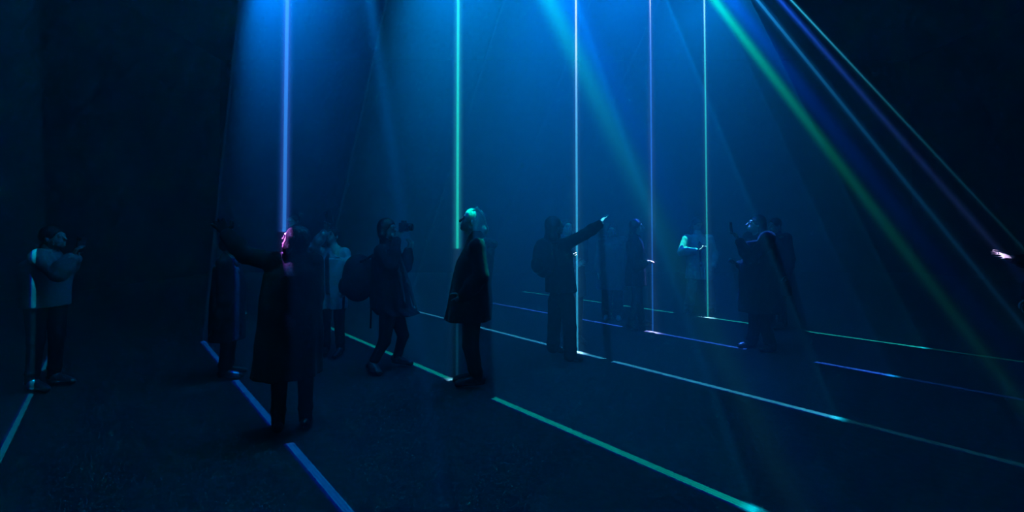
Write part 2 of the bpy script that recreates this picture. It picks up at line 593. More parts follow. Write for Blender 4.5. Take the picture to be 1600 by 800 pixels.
    def trousers(self, mat, wide=0.0, name='trousers', hem=.06, label=None):
        j, s = self.j, self.s
        f = Field(max(self.res, .010))
        f.blob(j['pelvis'], (.165 * s, .122 * s, .13 * s), (self.right, self.fwd, (0, 0, 1)), .04)
        for e in 'lr':
            k, a = j['kne_' + e], j['ank_' + e]
            f.cone(j['hip_' + e], k, .095 * s, (.066 + wide * .5) * s, .03)
            f.cone(k, a + [0, 0, (hem - .05) * s], (.066 + wide * .5) * s, (.050 + wide) * s, .02)
            f.blob(a + (k - a) * .25, ((.056 + wide) * s, (.060 + wide) * s, .03), None, .02)        # bunched cloth above the shoe
        return self.part(name, f, mat, label)

    def shoes(self, mat, label=None):
        j, s = self.j, self.s
        for e in 'lr':
            a, t = j['ank_' + e].copy(), j['toe_' + e].copy()
            d = unit((t - a) * [1, 1, 0])
            f = Field(.008)
            lift = min(a[2] - .048 * s, 0.2) if a[2] > .06 else 0
            z0 = max(t[2], .012)
            f.cone(a + [0, 0, .03 * s], a + [0, 0, -.01 * s], .046 * s, .044 * s, .01)
            heel = a * [1, 1, 0] - d * .045 * s + [0, 0, z0 + .022 + lift]
            tip = t * [1, 1, 0] + d * .012 * s + [0, 0, z0 + .020]
            f.cone(a + d * .03, tip - d * .03 + [0, 0, .012], .042 * s, .032 * s, .03)
            f.cone(heel, tip, .033 * s, .033 * s, .015)
            f.blob((heel + tip) / 2 + [0, 0, -.018], (np.linalg.norm(tip - heel) * .62, .050 * s, .014), (d, np.cross([0, 0, 1], d), (0, 0, 1)), .008)
            v = self.part('shoe', f, mat, label)

    def hair(self, mat, style='short', back=(0, -.07, -.14), res=None, name='hair'):
        s = self.s
        f = Field(res or max(self.res * .9, .007))
        f.blob(self.head_at(0, -.020, .036), (.086 * s, .103 * s, .096 * s), self.hax, .02)
        if style in ('long', 'tied', 'bob'):
            f.blob(self.head_at(0, -.065, -.03), (.075 * s, .055 * s, .10 * s), self.hax, .03)
        if style == 'long':
            for e in (-1, 0, 1):
                f.chain([self.head_at(.055 * e, -.05, .0), self.head_at(.065 * e, -.085, -.13), self.head_at(.06 * e, -.09, -.27)], [.045 * s, .045 * s, .028 * s], .04)
        if style == 'bob':
            for e in (-1, 1):
                f.chain([self.head_at(.068 * e, -.02, .02), self.head_at(.078 * e, -.02, -.07), self.head_at(.07 * e, -.02, -.12)], [.03 * s, .034 * s, .022 * s], .03)
        if style == 'tied':
            f.chain([self.head_at(0, -.09, .02), self.head_at(0, -.135, -.05), self.head_at(0, -.11, -.14), self.head_at(0, -.085, -.17)], [.040 * s, .040 * s, .032 * s, .018 * s], .03)
        if style == 'bun':
            f.blob(self.head_at(0, -.06, .115), (.04 * s, .04 * s, .035 * s), self.hax, .015)
        # clear the face and the ears
        f.blob(self.head_at(0, .095, -.045), (.070 * s, .075 * s, .098 * s), self.hax, .015, cut=True)
        return self.part(name, f, mat)

CROWD = 'visitors standing in the laser hall'
BLACK = surface('black_wool', (0.009, 0.009, 0.010), rough=0.95, var=0.4, scale=60, bump=0.3, spec=0.12, sheen=0.1)
NAVY = surface('navy_cloth', (0.020, 0.022, 0.030), rough=0.9, var=0.4, scale=50, bump=0.3, spec=0.15)
GREY = surface('grey_cloth', (0.09, 0.09, 0.10), rough=0.9, var=0.3, scale=45, bump=0.3, spec=0.2)
PALE = surface('pale_cloth', (0.42, 0.42, 0.43), rough=0.85, var=0.2, scale=40, bump=0.3, spec=0.2)
DENIM = surface('washed_denim', (0.22, 0.24, 0.28), rough=0.9, var=0.3, scale=80, bump=0.2, spec=0.15)
PANTS = surface('black_trousers', (0.014, 0.014, 0.016), rough=0.9, var=0.3, scale=60, bump=0.2, spec=0.15)
LEATHER = surface('black_leather', (0.02, 0.02, 0.022), rough=0.45, var=0.3, scale=30, bump=0.1, spec=0.5)
SHINY = surface('shiny_shoe', (0.10, 0.10, 0.11), rough=0.3, var=0.3, scale=30, bump=0.1, spec=0.6)
DARKHAIR = surface('dark_hair', (0.018, 0.015, 0.013), rough=0.45, var=0.5, scale=60, bump=0.5, spec=0.5, stretch=(3, 3, .6))
BLOND = surface('blond_hair', (0.55, 0.48, 0.34), rough=0.3, var=0.4, scale=60, bump=0.6, spec=0.5, stretch=(3, 3, .6))
FUR = surface('hood_fur', (0.10, 0.10, 0.09), rough=0.95, var=0.6, scale=90, bump=1.0, spec=0.1)
PLASTIC = surface('black_plastic', (0.015, 0.015, 0.016), rough=0.35, var=0.2, scale=40, bump=0.05, spec=0.5)
GLASS_BLACK = surface('dark_glass', (0.01, 0.01, 0.012), rough=0.1, var=0.1, scale=10, bump=0, spec=0.6)


def slab(name, c, axes, size, mat, parent=None, round_=0.2):
    """rounded box with its own axes; origin at its lower end"""
    ax = np.array([unit(a) for a in axes])
    bm = bmesh.new()
    bmesh.ops.create_cube(bm, size=1)
    for v in bm.verts:
        v.co = Vector((v.co.x * size[0], v.co.y * size[1], v.co.z * size[2]))
    bmesh.ops.bevel(bm, geom=bm.edges[:], offset=min(size) * round_, segments=2, affect='EDGES', profile=0.5)
    for v in bm.verts:
        p = ax[0] * v.co.x + ax[1] * v.co.y + ax[2] * v.co.z
        v.co = Vector(p + (c if parent is not None else 0))
    me = bpy.data.meshes.new(name)
    bm.to_mesh(me)
    bm.free()
    me.materials.append(mat)
    o = bpy.data.objects.new(name, me)
    COL.objects.link(o)
    if parent is not None:
        o.parent = parent
        o.matrix_parent_inverse = Matrix.Translation(-Vector(parent.location))
    else:
        o.location = c
    return o


def phone(c, axes, label):
    """axes: across the screen, out of the screen, up the screen"""
    ax = np.array([unit(a) for a in axes])
    o = slab('phone', c, axes, (.072, .009, .148), PLASTIC, round_=.35)
    tag(o, label, 'phone', 'phones held up by visitors')
    slab('screen', c + ax[1] * .0048, axes, (.066, .001, .138), GLASS_BLACK, o, round_=.1)
    lens = slab('camera_bump', c - ax[1] * .0055 + ax[2] * .05 - ax[0] * .018, axes, (.026, .003, .032), GLASS_BLACK, o, round_=.3)
    return o


def backpack(c, right, back, size, label, strap_to, name='backpack', tail=None):
    """soft bag: body with front pocket, two shoulder straps and a top loop"""
    w, d, h = size
    up = np.array([0, 0, 1.0])
    f = Field(.009)
    ax = (unit(right), unit(back), up)
    f.blob(c - up * h * .12, (w * .52, d * .55, h * .42), ax, .05)
    f.blob(c + up * h * .18, (w * .48, d * .48, h * .36), ax, .06)
    base = c - up * h * .5
    o = skin_object(name, f, NAVY, base=base)
    o.location = base
    tag(o, label, 'bag')
    p = Field(.009)
    p.blob(c + ax[1] * d * .42 - up * h * .18, (w * .38, d * .26, h * .24), ax, .03)
    skin_object('front_pocket', p, BLACK, o, base)
    for e, t in zip((-1, 1), strap_to):
        a = c + ax[0] * e * w * .28 + up * h * .38 - ax[1] * d * .3
        b = c + ax[0] * e * w * .34 - up * h * .35 - ax[1] * d * .35
        st = Field(.007)
        st.chain([a, t, t - ax[1] * .05 - up * .10, b], [.014, .016, .015, .011], .01)
        skin_object('strap', st, BLACK, o, base)
    lp = Field(.006)
    lp.chain([c + up * h * .44 - ax[0] * .04, c + up * h * .52, c + up * h * .44 + ax[0] * .04], [.008] * 3, .006)
    skin_object('carry_loop', lp, BLACK, o, base)
    if tail is not None:
        tf = Field(.006)
        tf.chain(tail, [.010] * len(tail), .006)
        skin_object('loose_strap', tf, BLACK, o, base)
    return o


# --- the person spreading an arm under the blue upright beam, seen from behind
p = Person((456, 675), 1.56, 22, {
    'head': (461, 375, .0), 'neck': (462, 399, .0), 'sho_l': (430, 410, -.06), 'sho_r': (489, 410, .06), 'chest': (458, 428), 'waist': (455, 470), 'pelvis': (454, 515),
    'elb_l': (384, 399, .08), 'wri_l': (354, 366, .12), 'fin_l': (336, 340, .14), 'elb_r': (491, 462, .10), 'wri_r': (483, 505, .16), 'fin_r': (480, 530, .18)},
    res=.0065, gaze=(-.92, .22, .32))
p.make_body('person in long black coat seen from behind, one arm raised, face lit pink', CROWD, {'l': {'n': (.5, -.8, .3), 'spread': .35, 'curl': .12}})
p.coat(BLACK, 586, flare=(.262, .215), waist=(.235, .175), chest=(.222, .17), hem_c=(449, 586, .0), sleeve=(.080, .070, .062), folds=(6, .04, .7), collar=.088)
p.trousers(PANTS)
p.shoes(LEATHER)
p.hair(DARKHAIR, 'bob')
gf = Field(.0065)
hand(gf, p.j['wri_l'], p.j['fin_l'] - p.j['wri_l'], np.array([.5, -.8, .3]), p.s * 1.06, 1, .35, .12)
gf.ops = [(k, a - .004, b + .004, kk, (g[0], g[1], g[2] + .0035, g[3] + .0035)) for k, a, b, kk, g in gf.ops]
p.part('glove', gf, BLACK, 'dark glove on the raised hand')

# --- the blond person in profile under the green upright beam
p = Person((735, 603), 1.74, 92, {
    'head': (737, 345), 'neck': (743, 373), 'chest': (743, 407), 'waist': (737, 440), 'pelvis': (735, 475), 'sho_r': (746, 386, .15), 'sho_l': (746, 386, -.15),
    'elb_l': (752, 432, -.21), 'wri_l': (724, 462, -.19), 'fin_l': (711, 474, -.16), 'elb_r': (752, 432, .21), 'wri_r': (724, 462, .19), 'fin_r': (711, 474, .16),
    'hip_l': (737, 482, -.09), 'hip_r': (737, 482, .09), 'kne_l': (737, 541, -.08), 'kne_r': (733, 540, .08), 'ank_l': (747, 593, -.07), 'ank_r': (742, 588, .09),
    'toe_l': (717, 603, -.08), 'toe_r': (714, 597, .09)}, res=.0065, gaze=(-1, .0, .26))
p.make_body('blond person in short black hooded coat, standing in profile at the green upright beam', CROWD)
p.coat(BLACK, 499, flare=(.215, .232), waist=(.20, .195), chest=(.205, .178), hem_c=(731, 499, 0), folds=(5, .035, 1.2), sleeve=(.078, .072, .058), collar=.08)
p.trousers(PANTS)
p.shoes(LEATHER)
hr = p.hair(BLOND, 'tied')
for k in range(16):
    e = -1 + 2 * (k % 8) / 7.0
    st = Field(.0045)
    up = .146 - .02 * abs(e) - .012 * (k // 8)
    st.chain([p.head_at(.05 * e, .055, .085 - .02 * abs(e)), p.head_at(.066 * e, -.02, up), p.head_at(.055 * e, -.095, .075), p.head_at(.03 * e, -.15 - .01 * (k % 3), -.03),
              p.head_at(.02 * e, -.13 - .012 * (k % 4), -.13 - .02 * (k % 3))], [.005, .006, .006, .006, .004], .004)
    o = skin_object('hair_strand', st, BLOND, p.body, p.base)
    o.parent = hr
f = Field(.006)
c0 = p.P(762, 383, 0)
ring = []
for k in range(9):
    t = math.pi * (k / 8.0)
    ring.append(c0 + p.right * .13 * math.cos(t) - p.fwd * (.085 * math.sin(t) - .03) + np.array([0, 0, .03 - .02 * math.sin(t)]))
for q in ring:
    f.blob(q, (.045, .045, .038), None, .02, rough=.006)
f.blob(c0 + [0, 0, -.07], (.13, .07, .075), (p.right, p.fwd, (0, 0, 1)), .03)
p.part('fur_hood', f, FUR, 'fur-edged hood folded on the back')

# --- the person with the photo camera, knees bent
p = Person((606, 578), 1.66, -104, {
    'head': (606, 358), 'neck': (604, 381), 'chest': (606, 412), 'waist': (609, 446), 'pelvis': (611, 480), 'sho_r': (596, 393, -.15), 'sho_l': (611, 393, .15),
    'elb_r': (612, 416, -.24), 'wri_r': (620, 374, -.12), 'fin_r': (624, 358, -.06), 'elb_l': (634, 416, .06), 'wri_l': (638, 391, .02), 'fin_l': (642, 378, .02),
    'hip_r': (606, 488, -.09), 'kne_r': (601, 533, -.12), 'ank_r': (581, 571, -.14), 'toe_r': (592, 585, -.20),
    'hip_l': (618, 488, .09), 'kne_l': (630, 524, .08), 'ank_l': (620, 560, .13), 'toe_l': (640, 570, .10)}, res=.0065, gaze=(.95, -.28, .05))
p.make_body('person bending the knees and aiming a camera, coat open over a dress', CROWD, {'r': {'n': (-.3, -.9, 0), 'curl': .55}, 'l': {'n': (.9, -.3, .2), 'curl': .6}})
p.coat(NAVY, 492, flare=(.20, .235), waist=(.185, .19), chest=(.195, .18), hem_c=(624, 491, 0), folds=(6, .06, 2.0), sleeve=(.075, .068, .052))
f = Field(.009)
f.chain([p.P(617, 396, -.13), p.P(624, 430, -.18), p.P(632, 472, -.2)], [.016, .022, .014], .02)
f.chain([p.P(625, 400, -.02), p.P(637, 440, -.05), p.P(650, 482, -.07)], [.016, .024, .018], .02)
p.part('open_lapels', f, GREY, 'turned edges of the open coat, painted paler where lit')  # grey cloth stands in for light catching the coat edges
p.trousers(PANTS, -.004)
p.shoes(SHINY, 'shoes with a faint gleam')
p.hair(DARKHAIR, 'bob')
cc = p.P(631, 355, -.06)
ax3 = (np.array([.96, -.28, 0.0]), np.array([.28, .96, 0.0]), np.array([0, 0, 1.0]))
cm = slab('photo_camera', cc, (ax3[1], ax3[0], ax3[2]), (.135, .055, .095), PLASTIC, round_=.2)
tag(cm, 'black photo camera held to the eye by the knee-bending person', 'camera')
v, fcs = tube(cc + ax3[0] * .026, cc + ax3[0] * .095, .036, .040, 20)
lb = link_mesh('lens_barrel', [np.array(x) - cc for x in v], fcs, PLASTIC, cm)
v, fcs = tube(cc + ax3[0] * .094, cc + ax3[0] * .0965, .032, .032, 20)
link_mesh('front_glass', [np.array(x) - cc for x in v], fcs, GLASS_BLACK, lb)
slab('viewfinder_hump', cc + ax3[2] * .058, (ax3[1], ax3[0], ax3[2]), (.05, .045, .028), PLASTIC, cm)
bc = p.P(560, 434, .0)
backpack(bc, p.right, -p.fwd, (.34, .30, .47), 'big soft dark bag hanging behind the person with the camera', (p.P(596, 386, -.17), p.P(606, 386, .17)), name='shoulder_bag',
         tail=[p.P(578, 455, .0), p.P(580, 482, .0), p.P(579, 512, .01)])

# --- the person in a pale jacket holding a phone over the head, behind
p = Person((520, 556), 1.58, 172, {
    'head': (518, 369), 'neck': (518, 387), 'sho_r': (499, 396, .0), 'sho_l': (538, 396, .0), 'elb_r': (491, 386, -.20), 'wri_r': (508, 362, -.24), 'fin_r': (514, 346, -.26),
    'elb_l': (546, 420, -.06), 'wri_l': (541, 448, -.16), 'fin_l': (537, 462, -.2)}, gaze=(-.1, -.9, .30))
p.make_body('person in a pale knee-length jacket lifting a phone, half hidden by the dark bag', CROWD, {'r': {'n': (.1, .9, .2), 'curl': .4}})
p.coat(PALE, 481, flare=(.18, .16), waist=(.18, .15), chest=(.19, .15), folds=(6, .04, 0), sleeve=(.07, .062, .05), open_front=True)
f = Field(.01)
f.drape([(p.j['neck'] + [0, 0, -.03], .07, .06), (p.j['chest'], .16, .12), (p.j['pelvis'], .15, .12), (p.j['pelvis'] - [0, 0, .1], .15, .12)], p.right, p.fwd)
p.part('jumper', f, GREY)
p.trousers(PANTS, .004)
p.shoes(LEATHER)
p.hair(DARKHAIR, 'short')
phone(p.j['fin_r'] + np.array([.01, -.02, .05]), ((.9, .2, .2), (.1, .95, .2), (-.2, -.1, .95)), 'phone raised above the head of the person in the pale jacket beside the bag')

# --- a visitor far behind the arm-spreading person
p = Person((457, 512), 1.78, 170, {}, res=.011)
p.make_body('far figure mostly hidden behind the person with the spread arm', CROWD)
p.coat(GREY, 440, res=.012)
p.trousers(PANTS)
p.shoes(LEATHER)
p.hair(DARKHAIR, 'short', res=.009)

# --- the person stretching an arm out beside the white-blue upright beam
p = Person((880, 560), 1.69, -58, {
    'head': (867, 353), 'neck': (868, 374), 'chest': (872, 402), 'waist': (875, 432), 'pelvis': (877, 460), 'sho_r': (882, 383, -.13), 'sho_l': (862, 383, .12),
    'elb_r': (914, 366, -.06), 'wri_r': (938, 350, .0), 'fin_r': (947, 336, .02), 'elb_l': (872, 424, .22), 'wri_l': (888, 408, .26), 'fin_l': (894, 398, .28),
    'hip_r': (886, 470, -.08), 'hip_l': (868, 470, .08), 'kne_r': (890, 512, -.09), 'kne_l': (866, 510, .09),
    'ank_r': (891, 556, -.10), 'toe_r': (906, 566, -.12), 'ank_l': (864, 543, .10), 'toe_l': (877, 551, .13)}, res=.007, gaze=(.9, .35, .2))
p.make_body('person in dark jacket and wide trousers stretching one arm out beside the white-blue beam', CROWD, {'r': {'n': (-.6, -.2, .7), 'spread': .35, 'curl': .2}})
p.coat(BLACK, 456, flare=(.20, .185), waist=(.195, .165), chest=(.20, .16), hem_c=(877, 456, 0), folds=(6, .035, .5), sleeve=(.074, .066, .056))
p.trousers(PANTS, .028)
p.shoes(LEATHER)
p.hair(DARKHAIR, 'long')
backpack(p.j['chest'] - p.fwd * .21 + np.array([0, 0, .0]), p.right, -p.fwd, (.29, .20, .42), 'dark backpack on the person stretching an arm out',
         (p.j['sho_l'] + [0, 0, .065], p.j['sho_r'] + [0, 0, .065]))

# --- the visitor right behind them, hands in the beam
p = Person((893, 537), 1.64, 195, {
    'head': (886, 356), 'neck': (888, 374), 'elb_l': (912, 405, -.1), 'wri_l': (906, 372, -.16), 'fin_l': (903, 354, -.17), 'elb_r': (874, 415, -.05), 'wri_r': (899, 416, -.2), 'fin_r': (909, 411, -.24)}, gaze=(.2, -.9, .2))
p.make_body('visitor hidden behind the outstretched arm, hand raised into the white-blue beam', CROWD, {'l': {'n': (.1, .9, 0), 'curl': .3}})
p.coat(GREY, 462, folds=(6, .03, 1))
p.trousers(PANTS)
p.shoes(LEATHER)
p.hair(DARKHAIR, 'short')

# --- wide coat, hazy, behind
p = Person((957, 500), 1.63, 165, {'elb_r': (935, 405, .0), 'elb_l': (978, 404, .0)}, res=.010)
p.make_body('hazy figure in a wide mid-grey coat and dark wide trousers', CROWD)
p.coat(GREY, 452, flare=(.27, .20), waist=(.24, .17), chest=(.22, .16), folds=(7, .04, .2), res=.011)
p.trousers(PANTS, .045)
p.shoes(PALE, 'pale shoes')
p.hair(DARKHAIR, 'bob', res=.009)

# --- long-haired dark figure left of the violet-blue beam
p = Person((994, 514), 1.68, -112, {
    'elb_r': (995, 418, -.22), 'wri_r': (1008, 411, -.26), 'fin_r': (1016, 409, -.26), 'ank_r': (985, 508, -.1), 'toe_r': (994, 516, -.16), 'ank_l': (1003, 503, .1), 'toe_l': (1014, 508, .06)}, res=.009, gaze=(.93, -.3, .1))
p.make_body('long-haired figure in dark coat standing just left of the violet-blue beam', CROWD, {'r': {'n': (0, -.3, .9), 'curl': .35}})
p.coat(NAVY, 446, flare=(.20, .18), folds=(6, .04, .9), res=.010)
p.trousers(PANTS)
p.shoes(LEATHER)
p.hair(DARKHAIR, 'long', res=.009)

# --- the person in the pale open jacket, on the farthest upright beam
p = Person((1094, 490), 1.74, 172, {
    'head': (1090, 350), 'neck': (1090, 366), 'sho_r': (1073, 373), 'sho_l': (1108, 373), 'elb_r': (1065, 394, -.02), 'wri_r': (1088, 392, -.24), 'fin_r': (1097, 389, -.28),
    'elb_l': (1116, 396, .0), 'wri_l': (1114, 416, -.12), 'fin_l': (1112, 424, -.16), 'ank_r': (1076, 483, .0), 'toe_r': (1070, 490, -.14), 'ank_l': (1112, 482, .05), 'toe_l': (1114, 489, -.1),
    'kne_r': (1080, 452, -.02), 'kne_l': (1108, 452, .02)}, res=.009, gaze=(.1, -.85, -.4))
p.make_body('person in a pale open jacket looking down at a phone, on the farthest upright beam', CROWD, {'r': {'n': (0, -.2, -.9), 'curl': .4}})
p.coat(PALE, 436, flare=(.25, .17), waist=(.21, .15), chest=(.205, .15), folds=(6, .05, .3), sleeve=(.08, .07, .055), res=.010, open_front=True, label='pale open jacket')
f = Field(.011)
f.drape([(p.j['neck'] + [0, 0, -.03], .08, .07), (p.j['chest'], .17, .125), (p.j['pelvis'], .17, .12), (p.j['pelvis'] - [0, 0, .08], .16, .12)], p.right, p.fwd)
p.part('black_top', f, BLACK)
p.trousers(DENIM, .04, label='wide washed jeans')
p.shoes(LEATHER)
p.hair(DARKHAIR, 'long', res=.009)
phone(p.j['fin_r'] + np.array([.02, .0, .02]), ((1, 0, 0), (0, .35, .9), (0, -.9, .35)), 'phone in the hand of the person in the pale open jacket')

# --- the dark long coat, holding a phone up
p = Person((1187, 546), 1.72, 98, {
    'head': (1181, 350), 'neck': (1186, 372), 'chest': (1188, 400), 'elb_l': (1172, 408, -.20), 'wri_l': (1155, 376, -.16), 'fin_l': (1148, 361, -.14),
    'elb_r': (1176, 420, .14), 'wri_r': (1155, 413, .08), 'fin_r': (1145, 410, .05),
    'kne_l': (1196, 510, -.1), 'ank_l': (1205, 543, -.12), 'toe_l': (1192, 552, -.14), 'kne_r': (1180, 508, .08), 'ank_r': (1174, 536, .09), 'toe_r': (1158, 544, .08)}, res=.008, gaze=(-.95, .1, .15))
p.make_body('dark-haired figure in a long black coat lifting a phone, right of the pale jacket', CROWD, {'l': {'n': (.8, -.3, .3), 'curl': .45}, 'r': {'n': (0, 0, -1), 'curl': .4}})
p.coat(BLACK, 487, flare=(.24, .245), waist=(.215, .21), chest=(.21, .185), hem_c=(1187, 487, 0), folds=(6, .04, .1), sleeve=(.078, .07, .056))
p.trousers(PANTS, .016)
p.shoes(LEATHER)
p.hair(DARKHAIR, 'long')
phone(p.j['fin_l'] + np.array([-.035, .02, .04]), ((.1, 1, 0), (.95, 0, .1), (-.1, 0, .95)), 'phone lifted by the figure in the long black coat')

# --- the shadowy visitor behind the long coat
p = Person((1214, 513), 1.70, 110, {}, res=.011)
p.make_body('shadowy figure standing close behind the long black coat, mostly its legs showing', CROWD)
p.coat(NAVY, 460, res=.012)
p.trousers(PANTS, .01)
p.shoes(LEATHER)
p.hair(DARKHAIR, 'short', res=.009)

# --- the short person in the quilted jacket under the raised arm
p = Person((354, 590), 1.42, -70, {'elb_l': (356, 460, .12), 'wri_l': (372, 480, .2), 'elb_r': (352, 470, -.18), 'wri_r': (336, 512, -.16), 'fin_r': (331, 530, -.16)}, res=.009, gaze=(.8, .3, .2))
p.make_body('short person in a dark quilted jacket standing below the raised arm', CROWD)
p.coat(NAVY, 530, flare=(.22, .20), waist=(.22, .19), chest=(.21, .17), folds=(5, .02, 0), sleeve=(.08, .075, .06))
f = Field(.008)
for k in range(9):
    c = p.P(371 + .35 * k, 410 + 13.5 * k, -.03)
    f.blob(c, (.032, .03, .050), None, .01)
p.part('quilted_edge', f, NAVY, 'quilted front edge of the jacket')
p.trousers(PANTS, .01)
p.shoes(LEATHER)
p.hair(DARKHAIR, 'short', res=.008)

# --- the visitor at the far left, sleeve lit cyan
p = Person((68, 607), 1.62, -95, {
    'head': (84, 372), 'neck': (78, 392), 'chest': (72, 420), 'sho_r': (62, 402, -.14), 'sho_l': (76, 402, .14), 'elb_r': (92, 428, -.20), 'wri_r': (112, 402, -.16), 'fin_r': (121, 388, -.14),
    'elb_l': (100, 425, .12), 'wri_l': (118, 404, .08), 'fin_l': (125, 392, .06)}, res=.009, gaze=(.9, .1, .15))
p.make_body('visitor with a cyan-lit shoulder holding a phone up at the far left', CROWD, {'r': {'n': (-.5, -.6, 0), 'curl': .4}, 'l': {'n': (.7, .5, 0), 'curl': .4}})
p.coat(surface('beige_cloth', (0.24, 0.24, 0.24), rough=0.85, var=0.2, scale=40, bump=0.3, spec=0.2), 478, flare=(.19, .165), waist=(.20, .17), chest=(.21, .185), folds=(6, .03, .4), sleeve=(.082, .074, .06), name='jacket')
p.trousers(PANTS)
p.shoes(SHINY)
p.hair(DARKHAIR, 'short', res=.008)
phone(p.P(126, 382, -.04), ((.1, 1, 0), (-.95, 0, -.1), (.1, 0, .95)), 'phone held up by the visitor at the far left')

# --- the visitor in the dark at the right, one hand caught by a slanted beam
p = Person((1664, 614), 1.66, 92, {
    'sho_l': (1656, 392, -.06), 'elb_l': (1620, 412, -.06), 'wri_l': (1579, 404, -.09), 'fin_l': (1553, 397, -.09)}, res=.008, gaze=(-1, 0, .1))
p.make_body('visitor hardly visible in the dark with one hand lit pink by a slanted beam', CROWD, {'l': {'n': (.2, -.75, .6), 'curl': .15, 'spread': .3}})
p.coat(NAVY, 490, folds=(6, .03, .4), sleeve=(.07, .06, .045))
p.trousers(PANTS)
p.shoes(LEATHER)
p.hair(DARKHAIR, 'short', res=.008)


# ------------------------------------------------------------------ beams in the haze, drawn as emissive shapes
def emissive_haze(name, rgb, strength, power, sigma=None, axis=None, fade=None, thin=0.0):
    """emission standing in for haze lit by a beam: glow falls off with the distance from the projector (object origin) and, for a beam, away from its axis"""
    m = bpy.data.materials.new(name)
    m.use_nodes = True
    t = m.node_tree
    t.nodes.clear()
    n = N(t)
    out = n.add('ShaderNodeOutputMaterial')
    em = n.add('ShaderNodeEmission')  # emission painted in for the light the haze would scatter
    em.inputs[0].default_value = (*rgb, 1)
    tc = n.add('ShaderNodeTexCoord')
    ln = n.add('ShaderNodeVectorMath', operation='LENGTH')
    n.link(tc.outputs['Object'], ln.inputs[0])
    r = n.math('MAXIMUM', ln.outputs['Value'], 2.0)
    st = n.math('MULTIPLY', n.math('POWER', r, -power), strength)
    if thin:                                           # dimming towards the floor painted into the emission, set per beam
        sp = n.add('ShaderNodeSeparateXYZ')
        n.link(tc.outputs['Object'], sp.inputs[0])
        st = n.math('MULTIPLY', st, n.math('EXPONENT', n.math('MINIMUM', n.math('MULTIPLY', n.math('ADD', sp.outputs[2], H_LASER - 3.0), thin), 1.0)))
    if sigma:
        cr = n.add('ShaderNodeVectorMath', operation='CROSS_PRODUCT')
        n.link(tc.outputs['Object'], cr.inputs[0])
        cr.inputs[1].default_value = axis
        l2 = n.add('ShaderNodeVectorMath', operation='LENGTH')
        n.link(cr.outputs[0], l2.inputs[0])
        q = n.math('DIVIDE', l2.outputs['Value'], sigma)
        st = n.math('MULTIPLY', st, n.math('EXPONENT', n.math('MULTIPLY', n.math('MULTIPLY', q, q), -0.5)))
    if fade:
        dt = n.add('ShaderNodeVectorMath', operation='DOT_PRODUCT')
        n.link(tc.outputs['Object'], dt.inputs[0])
        dt.inputs[1].default_value = tuple(U)
        sz = n.add('ShaderNodeSeparateXYZ')
        n.link(tc.outputs['Object'], sz.inputs[0])
        s = n.math('DIVIDE', dt.outputs['Value'], n.math('MULTIPLY', sz.outputs[2], -1.0))
        lo, mid, hi, step = fade
        prof = n.math('MULTIPLY', n.ramp(s, lo, lo + 0.80, 0.01, 1.0), n.math('MULTIPLY', n.ramp(s, mid - 0.004, mid + 0.006, 1.0, step), n.ramp(s, mid - 0.2, hi, 1.0, 0.1)))
        st = n.math('MULTIPLY', st, prof)
    n.link(st, em.inputs[1])
    n.link(em.outputs[0], out.inputs['Volume'])
    return m


def beam_core(name, rgb, strength, power, thin=0.0, hot=0.0):
    """emissive tube drawn for the bright thread of a beam: adds light and lets what is behind it show through"""
    m = bpy.data.materials.new(name)
    m.use_nodes = True
    t = m.node_tree
    t.nodes.clear()
    n = N(t)
    out = n.add('ShaderNodeOutputMaterial')
    em = n.add('ShaderNodeEmission')  # the tube itself glows, in place of scattered beam light
    em.inputs[0].default_value = (*rgb, 1)
    tr = n.add('ShaderNodeBsdfTransparent')
    ad = n.add('ShaderNodeAddShader')
    tc = n.add('ShaderNodeTexCoord')
    ln = n.add('ShaderNodeVectorMath', operation='LENGTH')
    n.link(tc.outputs['Object'], ln.inputs[0])
    r = n.math('MAXIMUM', ln.outputs['Value'], 2.0)
    st = n.math('MULTIPLY', n.math('POWER', r, -power), strength)
    if thin:  # emission weakened towards the floor, as in the glow
        sp = n.add('ShaderNodeSeparateXYZ')
        n.link(tc.outputs['Object'], sp.inputs[0])
        st = n.math('MULTIPLY', st, n.math('EXPONENT', n.math('MINIMUM', n.math('MULTIPLY', n.math('ADD', sp.outputs[2], H_LASER - 3.0), thin), 1.0)))
    if hot:                                            # overexposed white near the projector, mixed into the emission colour
        mx = n.add('ShaderNodeMix', data_type='RGBA')
        n.link(n.math('MULTIPLY', n.math('POWER', n.math('DIVIDE', r, hot), -8.0), 1.0, clamp=True), mx.inputs[0])
        mx.inputs[6].default_value = (*rgb, 1)
        mx.inputs[7].default_value = (0.75, 0.8, 1.0, 1)
        n.link(mx.outputs[2], em.inputs[0])
    m.cycles.emission_sampling = 'NONE'
    n.link(st, em.inputs[1])
    n.link(em.outputs[0], ad.inputs[0])
    n.link(tr.outputs[0], ad.inputs[1])
    n.link(ad.outputs[0], out.inputs['Surface'])
    return m


def reach(apex, s):
    """how far down a ray of the fan gets before a person or the floor stops it (height of the end point)"""
    d = Vector(U * s + np.array([0, 0, -1.0])).normalized()
    ok, loc, *_ = scene.ray_cast(DEPS, Vector(apex) + d * 0.3, d)
    return max(float(loc.z), 0.004) if ok else 0.004


